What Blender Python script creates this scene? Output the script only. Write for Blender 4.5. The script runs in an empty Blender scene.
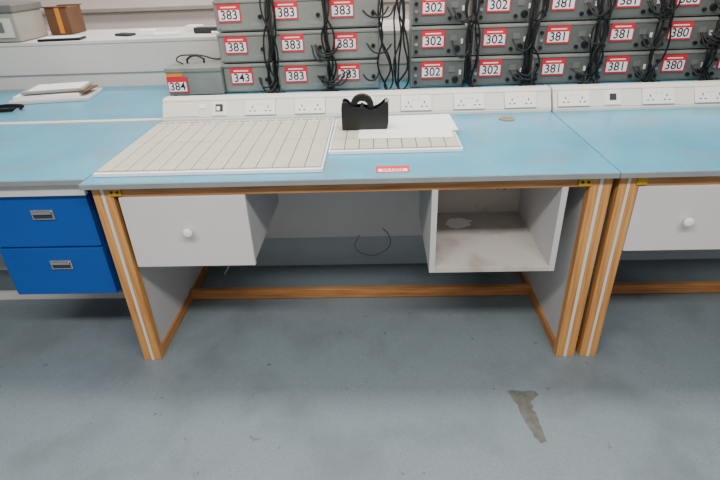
import bpy, bmesh, math, random
from mathutils import Vector, Matrix
random.seed(4)
S=bpy.context.scene
COL=S.collection

# ---------------------------------------------------------------- materials
def s2l(c):
    c=c/255.0
    return c/12.92 if c<=0.04045 else ((c+0.055)/1.055)**2.4
def rgb(r,g,b): return (s2l(r),s2l(g),s2l(b),1)
def mat(name,c,rough=0.5,metal=0.0,var=0.0,vscale=8.0,bump=0.0,stretch=(1,1,1),c2=None,spec=0.5,lo=.35,hi=.65,detail=6):
    m=bpy.data.materials.new(name); m.use_nodes=True
    N=m.node_tree.nodes; L=m.node_tree.links; b=N['Principled BSDF']
    b.inputs['Base Color'].default_value=c; b.inputs['Roughness'].default_value=rough
    b.inputs['Metallic'].default_value=metal; b.inputs['Specular IOR Level'].default_value=spec
    tc=N.new('ShaderNodeTexCoord'); mp=N.new('ShaderNodeMapping'); mp.inputs['Scale'].default_value=stretch
    L.new(tc.outputs['Object'],mp.inputs['Vector'])
    nz=N.new('ShaderNodeTexNoise'); nz.inputs['Scale'].default_value=vscale; nz.inputs['Detail'].default_value=detail
    L.new(mp.outputs[0],nz.inputs['Vector'])
    cr=N.new('ShaderNodeValToRGB'); cr.color_ramp.elements[0].position=lo; cr.color_ramp.elements[1].position=hi
    if c2 is None: c2=tuple(x*(1-var) for x in c[:3])+(1,)
    cr.color_ramp.elements[0].color=c2; cr.color_ramp.elements[1].color=c
    L.new(nz.outputs['Fac'],cr.inputs['Fac']); L.new(cr.outputs[0],b.inputs['Base Color'])
    if bump:
        bp=N.new('ShaderNodeBump'); bp.inputs['Strength'].default_value=bump; bp.inputs['Distance'].default_value=0.002
        L.new(nz.outputs['Fac'],bp.inputs['Height']); L.new(bp.outputs[0],b.inputs['Normal'])
    return m
def wood(name,axis,c=(196,140,82),c2=(158,100,50)):
    st=[45,45,45]; st[axis]=2.5
    return mat(name,rgb(*c),0.42,c2=rgb(*c2),vscale=1.6,stretch=tuple(st),bump=0.15,lo=.3,hi=.7)
M={}
M['woodx']=wood('oak_x',0,(198,142,88),(150,96,50)); M['woody']=wood('oak_y',1,(200,144,88),(152,98,52)); M['woodz']=wood('oak_z',2,(216,160,94),(174,116,58))
M['edge']=mat('grey_edge_band',rgb(138,144,146),0.5,var=.12)
M['white']=mat('white_laminate',rgb(214,211,210),0.5,var=.06,vscale=3)
M['panel']=mat('pale_grey_panel',rgb(200,199,200),0.55,var=.07,vscale=3)
M['stripe']=mat('metal_strip',rgb(222,220,216),0.4,metal=.1,var=.05)
M['trunk']=mat('white_trunking',rgb(228,222,210),0.4,var=.05,vscale=4)
M['socket']=mat('white_socket_plastic',rgb(240,237,230),0.35,var=.02)
M['cream']=mat('cream_tiles',rgb(198,193,176),0.5,var=.08,vscale=10)
M['creamgap']=mat('tile_gap',rgb(116,112,96),0.7,var=.1)
M['black']=mat('black_plastic',rgb(16,16,18),0.35,var=.1)
M['cable']=mat('black_cable',rgb(12,12,14),0.5,var=.1)
M['paper']=mat('white_paper',rgb(246,246,246),0.7,var=.02)
M['red']=mat('red_label',rgb(222,24,46),0.5,var=.03)
M['ink']=mat('dark_ink',rgb(60,16,24),0.6,var=.03)
M['brass']=mat('brass_bracket',rgb(215,165,40),0.35,metal=.4,var=.3,vscale=40)
M['box']=mat('grey_green_painted_steel',rgb(136,137,130),0.45,var=.2,vscale=7)
M['boxdark']=mat('dark_front_panel',rgb(102,104,100),0.45,var=.2,vscale=7)
M['chrome']=mat('chrome',rgb(200,200,200),0.25,metal=.9,var=.05)
M['bluedrawer']=mat('cobalt_blue_drawer',rgb(0,78,165),0.4,var=.08,vscale=3)
M['dark']=mat('dark_grey',rgb(48,50,52),0.7,var=.1)  # plain dark grey for screws, slots, axle and other small parts
M['plinth']=mat('blue_grey_plinth',rgb(182,192,198),0.6,var=.06)
M['brown']=mat('brown_card',rgb(110,74,50),0.6,var=.2)
M['greybox']=mat('grey_case',rgb(160,157,148),0.5,var=.1)
M['greydark']=mat('grey_case_panel',rgb(112,112,106),0.5,var=.1)
M['orange']=mat('orange_sticker',rgb(225,140,40),0.5,var=.1)
M['wall']=mat('painted_wall',rgb(212,199,194),0.8,var=.04,vscale=2)
M['dado']=mat('white_dado',rgb(214,209,203),0.6,var=.06,vscale=3)
M['dirty']=mat('scuffed_cubby_board',rgb(196,190,182),0.6,c2=rgb(168,156,144),vscale=5,lo=.36,hi=.5,detail=10)
M['dirtyfloor']=mat('scuffed_cubby_floor',rgb(192,186,180),0.55,c2=rgb(172,162,152),vscale=6,lo=.35,hi=.48,detail=10)
M['rust']=mat('brown_worn_patch',rgb(140,116,94),0.7,c2=rgb(98,72,52),vscale=30)
M['plug']=mat('wood_plug',rgb(156,130,94),0.5,c2=rgb(104,82,56),vscale=30)

def layered(name,c1,c2,scale1,wear,wscale,wlo,whi,rough,speck=None):
    """base two-tone noise + blotchy wear colour + fine specks"""
    m=bpy.data.materials.new(name); m.use_nodes=True
    N=m.node_tree.nodes; L=m.node_tree.links; b=N['Principled BSDF']
    tc=N.new('ShaderNodeTexCoord')
    def noise(s,d,lo,hi,ca,cb):
        n=N.new('ShaderNodeTexNoise'); n.inputs['Scale'].default_value=s; n.inputs['Detail'].default_value=d
        n.inputs['Roughness'].default_value=.6
        L.new(tc.outputs['Object'],n.inputs['Vector'])
        r=N.new('ShaderNodeValToRGB'); r.color_ramp.elements[0].position=lo; r.color_ramp.elements[1].position=hi
        r.color_ramp.elements[0].color=ca; r.color_ramp.elements[1].color=cb
        L.new(n.outputs['Fac'],r.inputs['Fac']); return r
    base=noise(scale1,4,.35,.65,c2,c1)
    wr=noise(wscale,11,wlo,whi,(1,1,1,1),(0,0,0,1))
    mx=N.new('ShaderNodeMix'); mx.data_type='RGBA'
    L.new(wr.outputs[0],mx.inputs[0]); L.new(base.outputs[0],mx.inputs[6]); mx.inputs[7].default_value=wear
    out=mx.outputs[2]
    if speck:
        sp=noise(speck,3,.26,.31,(.62,.6,.58,1),(1,1,1,1))
        m2=N.new('ShaderNodeMix'); m2.data_type='RGBA'; m2.blend_type='MULTIPLY'; m2.inputs[0].default_value=1
        L.new(out,m2.inputs[6]); L.new(sp.outputs[0],m2.inputs[7]); out=m2.outputs[2]
    L.new(out,b.inputs['Base Color']); b.inputs['Roughness'].default_value=rough
    return m
M['floor']=layered('blue_grey_vinyl_floor',rgb(126,138,144),rgb(108,121,128),190,rgb(104,114,119),3.0,.30,.52,.38,26)
M['blue']=layered('worn_blue_laminate',rgb(88,168,196),rgb(74,152,182),2.6,rgb(112,148,160),4.5,.30,.50,.28,60)
M['stain']=mat('brown_scuff',rgb(104,106,102),0.6,c2=rgb(84,84,78),vscale=25)

# ---------------------------------------------------------------- builders
def empty(name):
    e=bpy.data.objects.new(name,None); COL.objects.link(e); e.empty_display_size=.05; return e
def finish(name,bm,m,parent=None,loc=(0,0,0),smooth=False):
    me=bpy.data.meshes.new(name); bmesh.ops.recalc_face_normals(bm,faces=bm.faces); bm.to_mesh(me); bm.free()
    if smooth:
        for p in me.polygons: p.use_smooth=True
    o=bpy.data.objects.new(name,me); o.location=loc; COL.objects.link(o)
    for mm in (m if isinstance(m,list) else [m]): me.materials.append(mm)
    if parent: o.parent=parent
    return o
def box(name,x0,x1,y0,y1,z0,z1,m,parent=None,bev=0.0015,rot=None):
    if y0>y1: y0,y1=y1,y0
    bm=bmesh.new(); bmesh.ops.create_cube(bm,size=1)
    bmesh.ops.scale(bm,vec=(x1-x0,y1-y0,z1-z0),verts=bm.verts)
    bev=min(bev,0.3*min(x1-x0,y1-y0,z1-z0))
    if bev>0: bmesh.ops.bevel(bm,geom=bm.edges[:],offset=bev,segments=2,affect='EDGES',profile=.5)
    o=finish(name,bm,m,parent,((x0+x1)/2,(y0+y1)/2,(z0+z1)/2))
    if rot: o.rotation_euler=rot
    return o
def prism(name,pts,axis,a0,a1,m,parent=None,bev=0):
    bm=bmesh.new()
    def P(p,a): return {'x':(a,p[0],p[1]),'y':(p[0],a,p[1]),'z':(p[0],p[1],a)}[axis]
    A=[bm.verts.new(P(p,a0)) for p in pts]; B=[bm.verts.new(P(p,a1)) for p in pts]
    bm.faces.new(A); bm.faces.new(B[::-1]); n=len(pts)
    for i in range(n): bm.faces.new((A[i],A[(i+1)%n],B[(i+1)%n],B[i]))
    if bev: bmesh.ops.bevel(bm,geom=bm.edges[:],offset=bev,segments=2,affect='EDGES',profile=.5)
    return finish(name,bm,m,parent)
def cyl(name,c,r,h,m,parent=None,axis='z',seg=24,r2=None,bev=0.0):
    bm=bmesh.new(); bmesh.ops.create_cone(bm,cap_ends=True,segments=seg,radius1=r,radius2=r if r2 is None else r2,depth=h)
    if bev: 
        bmesh.ops.bevel(bm,geom=[e for e in bm.edges if len(e.link_faces)==2 and any(len(f.verts)>4 for f in e.link_faces)],offset=bev,segments=3,affect='EDGES')
    o=finish(name,bm,m,parent,c)
    if axis=='y': o.rotation_euler=(math.pi/2,0,0)
    if axis=='x': o.rotation_euler=(0,math.pi/2,0)
    return o
def lathe(name,prof,c,m,parent,axis='y',seg=28):
    bm=bmesh.new(); rings=[]
    for r,h in prof:
        ring=[]
        for i in range(seg):
            a=2*math.pi*i/seg; x=r*math.cos(a); z=r*math.sin(a)
            ring.append(bm.verts.new((x,h,z) if axis=='y' else (x,z,h)))
        rings.append(ring)
    for a,b in zip(rings,rings[1:]):
        for i in range(seg): bm.faces.new((a[i],a[(i+1)%seg],b[(i+1)%seg],b[i]))
    bm.faces.new(rings[0]); bm.faces.new(rings[-1][::-1])
    return finish(name,bm,m,parent,c,smooth=True)
def cable(name,pts,r,m,parent=None):
    cu=bpy.data.curves.new(name,'CURVE'); cu.dimensions='3D'; cu.bevel_depth=r; cu.bevel_resolution=2
    sp=cu.splines.new('BEZIER'); sp.bezier_points.add(len(pts)-1)
    for bp,p in zip(sp.bezier_points,pts):
        bp.co=p; bp.handle_left_type='AUTO'; bp.handle_right_type='AUTO'
    cu.materials.append(m)
    o=bpy.data.objects.new(name,cu); COL.objects.link(o)
    if parent: o.parent=parent
    return o
def text(name,s,size,loc,m,parent,rot=(math.pi/2,0,0)):
    cu=bpy.data.curves.new(name,'FONT'); cu.body=s; cu.size=size; cu.align_x='CENTER'; cu.align_y='CENTER'
    cu.extrude=.0003; cu.offset=.0006; cu.materials.append(m)
    o=bpy.data.objects.new(name,cu); o.location=loc; o.rotation_euler=rot; COL.objects.link(o); o.parent=parent
    return o

H=.85
# ---------------------------------------------------------------- room
box('floor',-4,5,-4,5.5,-.05,0,M['floor'],bev=0)
box('wall_back',-4,5,3.3,3.4,0,2.8,M['wall'],bev=0)
box('wall_left',-4.1,-4,-4,3.4,0,2.8,M['wall'],bev=0)
box('wall_right',5,5.1,-4,3.4,0,2.8,M['wall'],bev=0)
box('trim_1',-4,5,3.25,3.30,1.17,1.20,M['greybox'],bev=.002)

def blob(name,outline,m,z=.0006):
    bm=bmesh.new(); bm.faces.new([bm.verts.new((x,y,z)) for x,y in outline]); return finish(name,bm,m)
random.seed(9)
def ragged(pts,amp,n=5):
    out=[]
    for i,p in enumerate(pts):
        q=pts[(i+1)%len(pts)]
        for k in range(n):
            t=k/n; out.append((p[0]+(q[0]-p[0])*t+random.uniform(-amp,amp),p[1]+(q[1]-p[1])*t+random.uniform(-amp,amp)))
    return out
blob('floor_stain',ragged([(1.56,-.165),(1.665,-.165),(1.675,-.19),(1.64,-.215),(1.635,-.26),(1.645,-.31),(1.64,-.41),(1.615,-.415),(1.60,-.36),(1.585,-.31),(1.585,-.25),(1.57,-.215)],.005),M['stain'])

# ---------------------------------------------------------------- benches
def end_frame(P,x0,x1,y0,y1,tag=''):
    w=x1-x0; zt=.825; d=.035
    a=x0+w*.42; b=x0+w*.58
    box('front_stile_a'+tag,x0,a,y0,y0+d,0.0,zt,M['woodz'],P,.002)
    box('front_strip'+tag,a,b,y0+.001,y0+d-.001,0.0,zt,M['stripe'],P,.0005)
    box('front_stile_b'+tag,b,x1,y0,y0+d,0.0,zt,M['woodz'],P,.002)
    box('rear_stile'+tag,x0,x1,y1-d,y1,0,zt,M['woodz'],P,.002)
    box('foot_sill'+tag,x0,x1,y0+d,y1-d,0,.045,M['woody'],P,.002)
    box('infill_panel'+tag,x0+.012,x1-.012,y0+d,y1-d,.045,zt,M['panel'],P,.0005)
def knob(P,x,y,z,tag=''):
    lathe('knob'+tag,[(.008,0),(.008,-.012),(.012,-.016),(.0175,-.022),(.019,-.028),(.016,-.034),(.007,-.037)],(x,y,z),M['socket'],P)

W=1.888; D=.785
P=empty('workbench')
box('top_slab',0,W,0.002,D,.829,H,[M['blue']],P,.002)
box('top_edge_band',-.0015,W,-.002,.003,.8285,H-.002,M['edge'],P,.0008)
box('top_edge_left',-.003,0.0,0,D,.8285,H-.002,M['edge'],P,.0008)
end_frame(P,.018,.093,.03,.76,tag='_left'); end_frame(P,1.808,1.884,.03,.76,tag='_right')
box('front_apron',.093,1.808,.032,.055,.785,.829,M['woodx'],P,.001)
box('rear_apron',.093,1.808,.72,.745,.785,.829,M['woodx'],P,.001)
box('foot_rail',.081,1.82,.475,.505,.003,.055,M['woodx'],P,.003)
box('modesty_panel',.081,1.82,.762,.775,.20,.828,M['white'],P,.001)
for i,x in enumerate((.083,1.765)):
    box('brass_bracket_%d'%i,x,x+.045,.024,.0315,.79,.822,M['brass'],P,.001)
    cyl('bracket_screw_%d'%i,(x+.012,.0225,.806),.005,.004,M['dark'],P,'y',12)
    cyl('bracket_screw_b%d'%i,(x+.033,.0225,.806),.005,.004,M['dark'],P,'y',12)
dx=-.038
box('drawer_front',.150+dx,.617+dx,.026,.045,.485,.783,M['white'],P,.002)
box('drawer_side_left',.165+dx,.180+dx,.045,.60,.49,.783,M['panel'],P,.001)
box('drawer_side_right',.597+dx,.612+dx,.045,.60,.49,.783,M['panel'],P,.001)
box('drawer_back',.18+dx,.597+dx,.585,.60,.49,.783,M['panel'],P,.001)
box('drawer_base',.18+dx,.597+dx,.045,.585,.49,.502,M['panel'],P,.001)
knob(P,.35,.027,.646)
x0,x1,z0,z1=1.254,1.735,.435,.786
box('cubby_side_left',x0,x0+.022,.03,.53,z0,z1,M['panel'],P,.001)
box('cubby_side_right',x1-.022,x1,.03,.53,z0,z1,M['panel'],P,.001)
box('cubby_base',x0+.022,x1-.022,.03,.53,z0,z0+.022,M['dirtyfloor'],P,.001)
box('cubby_back',x0+.022,x1-.022,.51,.53,z0+.022,z1,M['dirty'],P,.001)
box('cubby_top',x0+.022,x1-.022,.06,.51,z1-.012,z1,M['panel'],P,.001)
def patch(nm,pts,f,m):
    bm=bmesh.new(); bm.faces.new([bm.verts.new(f(x,z)) for x,z in pts]); return finish(nm,bm,m,P)
random.seed(3)
patch('worn_patch',ragged([(1.50,.66),(1.56,.655),(1.62,.68),(1.70,.68),(1.70,.60),(1.66,.57),(1.60,.575),(1.55,.60)],.006),lambda x,z:(x,.5092,z),M['rust'])
patch('white_scrape',ragged([(1.36,.40),(1.38,.44),(1.43,.455),(1.48,.43),(1.47,.38),(1.42,.35),(1.38,.36)],.007),lambda x,y:(x,y,z0+.0228),M['paper'])
cyl('grommet_plug',(1.655,.672,H+.001),.035,.004,M['plug'],P,'z',28)

P=empty('workbench')
X0=1.892; X1=3.75
box('top_slab',X0,X1,.002,D,.829,H,M['blue'],P,.002)
box('top_edge_band',X0-.001,X1,-.002,.003,.8285,H-.002,M['edge'],P,.0008)
end_frame(P,1.908,1.975,.03,.76,tag='_left'); end_frame(P,X1-.08,X1-.01,.03,.76,tag='_right')
box('front_apron',1.975,X1-.08,.032,.055,.785,.829,M['woodx'],P,.001)
box('foot_rail',1.965,X1-.07,.475,.505,.003,.055,M['woodx'],P,.003)
box('modesty_panel',1.965,X1-.07,.762,.775,.20,.828,M['white'],P,.001)
box('brass_bracket',1.965,2.0,.024,.0315,.79,.822,M['brass'],P,.001)
box('drawer_front',1.977,2.43,.026,.045,.522,.783,M['white'],P,.002)
box('drawer_body',1.99,2.425,.045,.60,.53,.783,M['panel'],P,.001)
knob(P,2.17,.027,.652)

P=empty('workbench')
X0=-2.2; X1=-.006
box('top_slab',X0,X1,.052,.80,.829,H,M['blue'],P,.002)
box('top_edge_band',X0,X1,.048,.053,.8285,H-.002,M['edge'],P,.0008)
box('front_apron',X0+.03,X1-.03,.075,.095,.775,.829,M['white'],P,.001)
box('leg_rear',X1-.08,X1-.03,.72,.76,0,.829,M['woodz'],P,.002)
box('leg_front_far',X0+.03,X0+.09,.08,.12,0,.829,M['woodz'],P,.002)
box('leg_rear_far',X0+.03,X0+.09,.72,.76,0,.829,M['woodz'],P,.002)
box('modesty_panel',X0+.03,X1-.02,.762,.775,.20,.828,M['white'],P,.001)
box('foot_rail',X0+.03,X1-.03,.50,.53,.0,.04,M['stripe'],P,.002)
Q=empty('drawer_pedestal')
box('carcass',-.48,-.05,.115,.70,.31,.770,M['bluedrawer'],Q,.002)
box('drawer_upper',-.48,-.05,.095,.114,.545,.768,M['bluedrawer'],Q,.003)
box('drawer_lower',-.48,-.05,.095,.114,.313,.538,M['bluedrawer'],Q,.003)
for i,z in enumerate((.69,.462)):
    box('handle_frame_%d'%i,-.285,-.195,.088,.0955,z-.021,z+.021,M['chrome'],Q,.002)
    box('handle_recess_%d'%i,-.277,-.203,.0865,.0885,z-.014,z+.006,M['dark'],Q,.0005)
    box('handle_lip_%d'%i,-.279,-.201,.080,.088,z+.004,z+.015,M['chrome'],Q,.002)

prism('baseboard_back',[(.80,0),(.835,0),(.835,.20),(.815,.20),(.812,.03)],'x',-2.2,3.75,M['plinth'])

P=empty('rear_workbench')
box('top_slab',-2.2,3.75,.84,1.64,.82,H,M['blue'],P,.002)
box('front_strip',-2.2,3.75,.806,.84,.82,H+.004,M['trunk'],P,.001)
box('body_panel',-2.2,3.75,.842,.86,0,.82,M['panel'],P,.001)
for i,x in enumerate((-2.2,-.8,.9,2.3,3.68)):
    box('leg_%d'%i,x,x+.06,1.5,1.56,0,.82,M['woodz'],P,.002)
P=empty('dividing_shelf')
box('dado_upstand',-2.6,3.75,1.645,1.67,0,1.11,M['dado'],P,.002)
box('dado_rail',-2.6,3.75,1.64,1.646,.93,.938,M['edge'],P,.001)
box('ledge',-2.6,3.75,1.64,2.25,1.11,1.13,M['dado'],P,.003)
box('ledge_back_support',-2.6,3.75,2.2,2.22,0,1.11,M['dado'],P,.002)

# ---------------------------------------------------------------- socket trunking
def trunking(X0,X1,sock,kind):
    P=empty('socket_trunking')
    pr=[(.772,H+.0005),(.772,H+.012),(.822,.945),(.828,.95),(.880,.95),(.880,H+.005),(.800,H+.005),(.800,H+.0005)]
    prism('body',pr,'x',X0,X1,M['trunk'],P)
    ang=math.atan2(.945-.862,.05)
    base=Vector((0,.772,.862)); up=Vector((0,math.cos(ang),math.sin(ang))); n=Vector((0,-math.sin(ang),math.cos(ang)))
    rot=(ang,0,0)
    def onface(nm,x,h,w,hh,t,off,m,bev=.0008):
        c=base+up*h+n*(off+t/2)+Vector((x,0,0))
        bm=bmesh.new(); bmesh.ops.create_cube(bm,size=1); bmesh.ops.scale(bm,vec=(w,hh,t),verts=bm.verts)
        b=min(bev,.3*min(w,hh,t)); bmesh.ops.bevel(bm,geom=bm.edges[:],offset=b,segments=2,affect='EDGES')
        o=finish(nm,bm,m,P,c); o.rotation_euler=rot; return o
    onface('groove_top',(X0+X1)/2,.088,X1-X0,.002,.0006,0,M['edge'])
    onface('groove_low',(X0+X1)/2,.007,X1-X0,.002,.0006,0,M['edge'])
    for i,x in enumerate(sock):
        onface('socket_plate_%d'%i,x,.048,.146,.074,.007,0,M['socket'])
        onface('socket_shadow_%d'%i,x,.048,.150,.078,.001,0,M['edge'])
        for s in (-1,1):
            cx=x+s*.038
            onface('pin_e_%d%d'%(i,s),cx,.050,.005,.011,.0006,.007,M['dark'],.0001)
            onface('pin_l_%d%d'%(i,s),cx-.011,.030,.009,.005,.0006,.007,M['dark'],.0001)
            onface('pin_n_%d%d'%(i,s),cx+.011,.030,.009,.005,.0006,.007,M['dark'],.0001)
            onface('switch_%d%d'%(i,s),x+s*.012,.070,.011,.016,.003,.007,M['socket'],.0005)
    if kind:
        onface('isolator_plate',.30,.048,.075,.07,.006,0,M['socket'])
        onface('isolator_dark',.30,.05,.035,.035,.004,.006,M['dark'])
        onface('isolator_light',.296,.046,.016,.02,.002,.010,M['paper'])
        onface('cover_plate',.12,.048,.16,.07,.003,0,M['trunk'])
        onface('small_tag',.215,.06,.03,.02,.001,.003,M['paper'])
    else:
        onface('isolator_plate',2.17,.048,.075,.07,.006,0,M['socket'])
        onface('isolator_dark',2.17,.05,.03,.03,.004,.006,M['dark'])
    return P
trunking(.02,1.885,[.50,.74,.98,1.25,1.50,1.74],True)
trunking(1.895,3.74,[1.99,2.38,2.62,2.9,3.15],False)

# ---------------------------------------------------------------- tiled boards on bench
def board(x0,x1,y0,y1,z,cols,rows,slots):
    P=empty('tiled_drawing_board')
    box('tray',x0,x1,y0,y1,z,z+.014,M['paper'],P,.002)
    fx0,fx1,fy0,fy1=x0+.006,x1-.006,y0+.014,y1-.006
    box('gap_sheet',fx0,fx1,fy0,fy1,z+.013,z+.0148,M['creamgap'],P,.0003)
    bm=bmesh.new(); cw=(fx1-fx0)/cols
    for c in range(cols):
        cuts=[0]+rows+[1]
        for a,b in zip(cuts,cuts[1:]):
            xa=fx0+c*cw+.0018; xb=fx0+(c+1)*cw-.0018
            ya=fy0+(fy1-fy0)*a+.0018; yb=fy0+(fy1-fy0)*b-.0018
            r=bmesh.ops.create_cube(bm,size=1)
            bmesh.ops.scale(bm,vec=(xb-xa,yb-ya,.005),verts=r['verts'])
            bmesh.ops.translate(bm,vec=((xa+xb)/2,(ya+yb)/2,z+.0165),verts=r['verts'])
    finish('tiles',bm,M['cream'],P)
    if slots:
        bm=bmesh.new()
        for c in range(cols*2):
            xx=fx0+(c+.5)*cw/2
            r=bmesh.ops.create_cube(bm,size=1)
            bmesh.ops.scale(bm,vec=(cw*.28,.009,.0008),verts=r['verts'])
            bmesh.ops.translate(bm,vec=(xx,fy1-.025,z+.0193),verts=r['verts'])
        finish('slots',bm,M['creamgap'],P)
    return P
board(.022,.863,.062,.715,H+.0003,14,[.5,.88],True)
board(.870,1.392,.245,.70,H+.0003,9,[.28,.64],False)

P=empty('paper_sheets')
box('sheet_a',.985,1.375,.37,.655,.8705,.8712,M['paper'],P,0,rot=(0,0,-.02))
box('sheet_b',1.00,1.40,.45,.70,.8714,.8719,M['paper'],P,0,rot=(0,0,.03))

P=empty('asset_sticker')
box('red_backing',1.055,1.175,.045,.11,H+.0002,H+.001,M['red'],P,0)
box('white_field',1.063,1.167,.055,.080,H+.001,H+.0013,M['paper'],P,0)
text('number','354205',.026,(1.115,.067,H+.0016),M['red'],P,(0,0,0))

# tape dispenser: wheel housing at left, throat, cutter arm at right
P=empty('tape_dispenser')
ox,oz=.911,.8722; dy=.025
prof=[(0,0),(.194,0),(.200,.03),(.200,.104),(.194,.116),(.182,.112),(.170,.098),(.150,.086),(.126,.080),(.112,.088),(.096,.094),(.044,.094),(.034,.104),(.026,.116),(.014,.120),(.003,.114),(0,.09)]
prism('body_front',[(ox+x,oz+z) for x,z in prof],'y',.468+dy,.480+dy,M['black'],P,.001)
prism('body_rear',[(ox+x,oz+z) for x,z in prof],'y',.530+dy,.542+dy,M['black'],P,.001)
prism('body_core',[(ox+.002+x*.98,oz+.0005+z) for x,z in [(0,0),(.190,0),(.194,.09),(.180,.09),(.16,.055),(.12,.03),(.05,.03),(.02,.07),(0,.07)]],'y',.4805+dy,.5295+dy,M['black'],P,.001)
def ring(nm,ro,ri,c,w,m):
    bm=bmesh.new(); n=40; vs=[]
    for i in range(n):
        a=2*math.pi*i/n
        vs.append([bm.verts.new((r*math.cos(a),y,r*math.sin(a))) for r,y in ((ro,-w/2),(ro,w/2),(ri,w/2),(ri,-w/2))])
    for i in range(n):
        a,b=vs[i],vs[(i+1)%n]
        for k in range(4): bm.faces.new((a[k],a[(k+1)%4],b[(k+1)%4],b[k]))
    return finish(nm,bm,m,P,c)
ring('tape_wheel',.044,.024,(ox+.088,.505+dy,oz+.094),.036,M['black'])
ring('tape_roll',.050,.043,(ox+.088,.505+dy,oz+.094),.026,mat('brown_tape',rgb(60,46,36),.3,var=.1))
cyl('axle',(ox+.088,.505+dy,oz+.094),.008,.048,M['dark'],P,'y')
box('cutter_blade',ox+.186,ox+.203,.486+dy,.524+dy,oz+.106,oz+.114,M['chrome'],P,.0005)

# ---------------------------------------------------------------- grey equipment boxes
PITCH=.166
def unit(x0,x1,y,z,num,style,lab=None):
    P=empty('power_supply_unit')
    h=.163; dpt=.26; jx=random.uniform(-.006,.006); x0+=jx; x1+=jx; w=x1-x0
    box('case',x0,x1,y,y+dpt,z+.004,z+h,M['box'],P,.005)
    for i,(fx,fy) in enumerate(((.03,.03),(w-.03,.03),(.03,dpt-.03),(w-.03,dpt-.03))):
        cyl('foot_%d'%i,(x0+fx,y+fy,z+.003),.01,.005,M['black'],P)
    box('front_face',x0+.008,x1-.008,y-.004,y+.001,z+.012,z+h-.022,M['box'] if style==0 else M['boxdark'],P,.002)
    box('lid_lip',x0-.001,x1+.001,y-.008,y+.02,z+h-.018,z+h-.004,M['box'],P,.003)
    if style==1:
        for i in range(3):
            cyl('connector_%d'%i,(x0+.025,y-.010,z+.035+i*.038),.009,.014,M['chrome' if i%2 else 'black'],P,'y',16)
        cyl('dial',(x1-.05,y-.012,z+.045),.018,.018,M['black'],P,'y',20,bev=.003)
        cyl('dial_small',(x1-.095,y-.010,z+.035),.010,.014,M['black'],P,'y',16)
        box('switch',x1-.03,x1-.018,y-.012,y-.004,z+.07,z+.095,M['socket'],P,.001)
        box('meter',x1-.09,x1-.05,y-.008,y-.004,z+.085,z+.115,M['greydark'],P,.001)
        lx=x0+.05
    else:
        for i in range(2):
            cyl('screw_%d'%i,(x0+.02+i*(w-.04),y-.006,z+.022),.004,.006,M['chrome'],P,'y',12)
        box('nameplate',x1-.09,x1-.03,y-.0052,y-.0038,z+.03,z+.045,M['edge'],P,0)
        cyl('cable_gland',(x1-.035,y-.010,z+.075),.011,.014,M['black'],P,'y',16)
        lx=x0+.025
    if lab is not None: lx=x0+lab
    lx+=random.uniform(-.006,.006)
    lw=.125; lh=.090; lz=z+.054+random.uniform(-.004,.004)
    yy=y-.0085
    box('label_red',lx,lx+lw,yy-.001,yy+.0045,lz,lz+lh,M['red'],P,0)
    box('label_white',lx+.006,lx+lw-.006,yy-.0018,yy-.001,lz+.008,lz+lh-.030,M['paper'],P,0)
    text('label_number',num,.064,(lx+lw/2,yy-.0022,lz+.034),M['ink'],P)
    box('label_print',lx+.02,lx+lw-.02,yy-.0018,yy-.001,lz+lh-.019,lz+lh-.013,M['paper'],P,0)
    return P
cols=[(.18,.465,['343','383','383','383'],0),(.50,.79,['383','383','383','383'],0),(.80,1.085,['383','383','383','383'],0),
      (1.255,1.555,['302','302','302','302'],1),(1.60,1.905,['302','302','302','302'],1),
      (1.945,2.26,['381','381','381','381'],1),(2.29,2.585,['381','381','381','381'],1),(2.60,2.90,['380','380','380','380'],1),(2.92,3.22,['380','380','380','380'],1),(3.24,3.54,['380','380','380','380'],1)]
for a,b,nums,st in cols:
    for r in range(4):
        unit(a,b,1.352,H+r*PITCH,nums[r],st,.012+.012*(3-r) if st==0 else None)
P=empty('power_supply_unit')
bx=.015
box('case',-.155+bx,.165+bx,1.31,1.62,H+.006,H+.135,M['box'],P,.006)
box('lid',-.158+bx,.168+bx,1.305,1.62,H+.132,H+.160,M['box'],P,.006)
for i,(fx,fy) in enumerate(((-.13,1.34),(.14,1.34),(-.13,1.59),(.14,1.59))): cyl('foot_%d'%i,(fx+bx,fy,H+.0035),.01,.007,M['black'],P)
box('label_red',-.150+bx,-.035+bx,1.298,1.3055,H+.025,H+.11,M['red'],P,0)
box('label_white',-.144+bx,-.041+bx,1.2972,1.298,H+.032,H+.083,M['paper'],P,0)
text('label_number','384',.062,(-.0925+bx,1.2968,H+.058),M['ink'],P)
box('orange_tag',-.150+bx,-.055+bx,1.302,1.306,H+.112,H+.130,M['orange'],P,0)
cable('carry_handle',[(-.05,1.45,H+.16),(-.045,1.45,H+.185),(.045,1.45,H+.185),(.05,1.45,H+.16)],.006,M['black'],P)
cable('lead',[(-.06,1.40,H+.165),(-.1,1.42,H+.19),(-.02,1.46,H+.205),(.04,1.5,H+.19),(.1,1.52,H+.168),(.15,1.60,H+.168)],.004,M['cable'],P)

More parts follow.
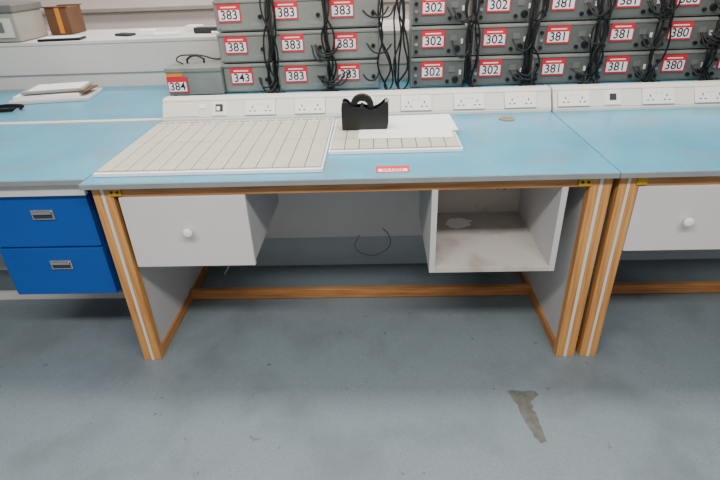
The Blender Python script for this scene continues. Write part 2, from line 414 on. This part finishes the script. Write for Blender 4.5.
def drape(x,z0,z1,n,spread,y=1.318):
    P=empty('power_cable_bundle')
    for i in range(n):
        xa=x+random.uniform(-spread,spread); xb=x+random.uniform(-spread,spread)
        pts=[(xa,y+.005,z1+random.uniform(-.03,.02))]
        k=4
        for j in range(1,k):
            pts.append((x+random.uniform(-spread,spread)*1.3,y-random.uniform(0,.03),z1+(z0-z1)*j/k+random.uniform(-.02,.02)))
        pts.append((xb,y,z0+.006))
        pts.append((xb+random.uniform(-.06,.06),y-.02,z0+.006))
        cable('cable_%d'%i,pts,.005,M['cable'],P)
for x,n,s in ((.485,5,.03),(.80,5,.03),(1.11,3,.03),(1.20,5,.035),(1.58,6,.035),(1.925,6,.035),(2.27,6,.04),(2.59,5,.035),(2.91,5,.035)):
    drape(x,H,1.42,n,s)
def loop(xa,za,xb,zb,sag,i):
    P2=bpy.data.objects['power_cable_bundle']
    y=1.305
    cable('loop_%d'%i,[(xa,y+.015,za),((xa*.75+xb*.25),y-.02,min(za,zb)-sag*.8),((xa+xb)/2,y-.03,min(za,zb)-sag),((xa*.25+xb*.75),y-.02,min(za,zb)-sag*.8),(xb,y+.015,zb)],.0048,M['cable'],P2)
for i in range(44):
    xa=random.choice([.4,.72,1.0,1.47,1.8,2.17,2.5,2.82])+random.uniform(-.03,.05); r=random.choice([0,1,2])
    xb=xa+random.uniform(.08,.15)
    loop(xa,H+r*PITCH+.09,xb,H+r*PITCH+random.uniform(.06,.11),random.uniform(.03,.07) if r else random.uniform(.02,.045),i)
cable('floor_cable',[(.955,.758,.21),(.93,.74,.15),(.99,.73,.105),(1.07,.73,.115),(1.12,.745,.16),(1.11,.757,.215),(1.08,.759,.25)],.0015,M['cable'])
cable('white_lead',[(.20,.70,.01),(.24,.68,.09),(.22,.66,.14),(.19,.64,.19)],.004,M['paper'])

# ---------------------------------------------------------------- left background clutter
P=empty('document_pile')
box('tray_base',-1.06,-.62,1.24,1.50,H+.0005,H+.02,M['dado'],P,.003,rot=(0,0,.14))
box('stack_a',-1.04,-.68,1.26,1.48,H+.02,H+.040,M['paper'],P,.002,rot=(0,0,.17))
box('stack_brown',-.88,-.63,1.30,1.47,H+.0405,H+.048,M['brown'],P,.002,rot=(0,0,.05))
box('stack_b',-1.00,-.66,1.28,1.48,H+.0485,H+.062,M['greybox'],P,.002,rot=(0,0,.22))
box('top_sheet',-.97,-.68,1.30,1.48,H+.0625,H+.0635,M['paper'],P,0,rot=(0,0,.2))
P=empty('black_cable_coil')
for k in range(3):
    cable('coil_%d'%k,[(-1.0+.10*math.cos(a)+.01*k,1.10+.05*math.sin(a),H+.006+.006*k) for a in [j*.7 for j in range(9)]],.005,M['cable'],P)
P=empty('grey_instrument_case')
box('body',-1.52,-1.14,1.66,1.96,1.133,1.30,M['greybox'],P,.008)
box('lid',-1.53,-1.13,1.65,1.97,1.30,1.345,M['greydark'],P,.008)
box('front_panel',-1.48,-1.17,1.652,1.662,1.16,1.27,M['dado'],P,.002)
box('front_window',-1.40,-1.22,1.648,1.653,1.19,1.25,M['greydark'],P,.002)
box('handle',-1.36,-1.27,1.64,1.650,1.285,1.295,M['dark'],P,.003)
P=empty('cardboard_box')
box('carton',-1.14,-.99,1.99,2.18,1.132,1.30,M['brown'],P,.004)
box('flap_a',-1.145,-.985,1.98,2.01,1.30,1.307,M['brown'],P,.001)
box('flap_b',-1.145,-.985,2.16,2.19,1.30,1.307,M['brown'],P,.001)
box('tape_band',-1.07,-1.04,1.987,1.991,1.14,1.30,M['orange'],P,0)
P=empty('black_folder')
box('cover',-1.04,-.78,1.66,1.76,1.1305,1.145,M['black'],P,.003,rot=(0,0,.08))
box('pages',-1.03,-.79,1.665,1.755,1.145,1.150,M['paper'],P,.001,rot=(0,0,.08))
P=empty('crumpled_papers')
for i,(x,y,w) in enumerate(((-.62,1.8,.12),(-.45,1.78,.1),(-.35,1.75,.16),(-.1,1.8,.2),(.02,1.76,.12),(-.2,1.95,.1))):
    box('scrap_%d'%i,x,x+w,y,y+.07,1.1305,1.145+.02*(i%2),M['paper' if i%3 else 'dark'],P,.004,rot=(0,0,random.uniform(-.5,.5)))

# ---------------------------------------------------------------- lights
def area(name,loc,sx,sy,e,col=(1,.965,.915),rot=(0,0,0)):
    l=bpy.data.lights.new(name,'AREA'); l.shape='RECTANGLE'; l.size=sx; l.size_y=sy; l.energy=e; l.color=col
    o=bpy.data.objects.new(name,l); o.location=loc; o.rotation_euler=rot; COL.objects.link(o); return o
area('ceiling_light',(1.0,-1.7,2.75),3.5,.35,130)
area('ceiling_light',(1.0,.5,2.75),4.0,.35,72)
area('ceiling_light',(.5,2.4,2.75),4.5,.35,76)
w=bpy.data.worlds.new('room_ambient'); S.world=w; w.use_nodes=True
w.node_tree.nodes['Background'].inputs[0].default_value=(1,.98,.965,1); w.node_tree.nodes['Background'].inputs[1].default_value=.38

# ---------------------------------------------------------------- camera
cx,cy,cz,yaw,pit,rol,f=1.0635,-1.6377,1.5174,-0.0443,0.5083,-0.0393,505.74
fw=Vector((math.sin(yaw)*math.cos(pit),math.cos(yaw)*math.cos(pit),-math.sin(pit)))
r=Vector((math.cos(yaw),-math.sin(yaw),0)); u=r.cross(fw)
r2=r*math.cos(rol)+u*math.sin(rol); u2=-r*math.sin(rol)+u*math.cos(rol)
cam=bpy.data.cameras.new('camera'); co=bpy.data.objects.new('camera',cam); COL.objects.link(co)
m=Matrix((r2,u2,-fw)).transposed().to_4x4(); m.translation=(cx,cy,cz); co.matrix_world=m
cam.sensor_width=36; cam.lens=f/720*36; cam.clip_start=.02
S.camera=co
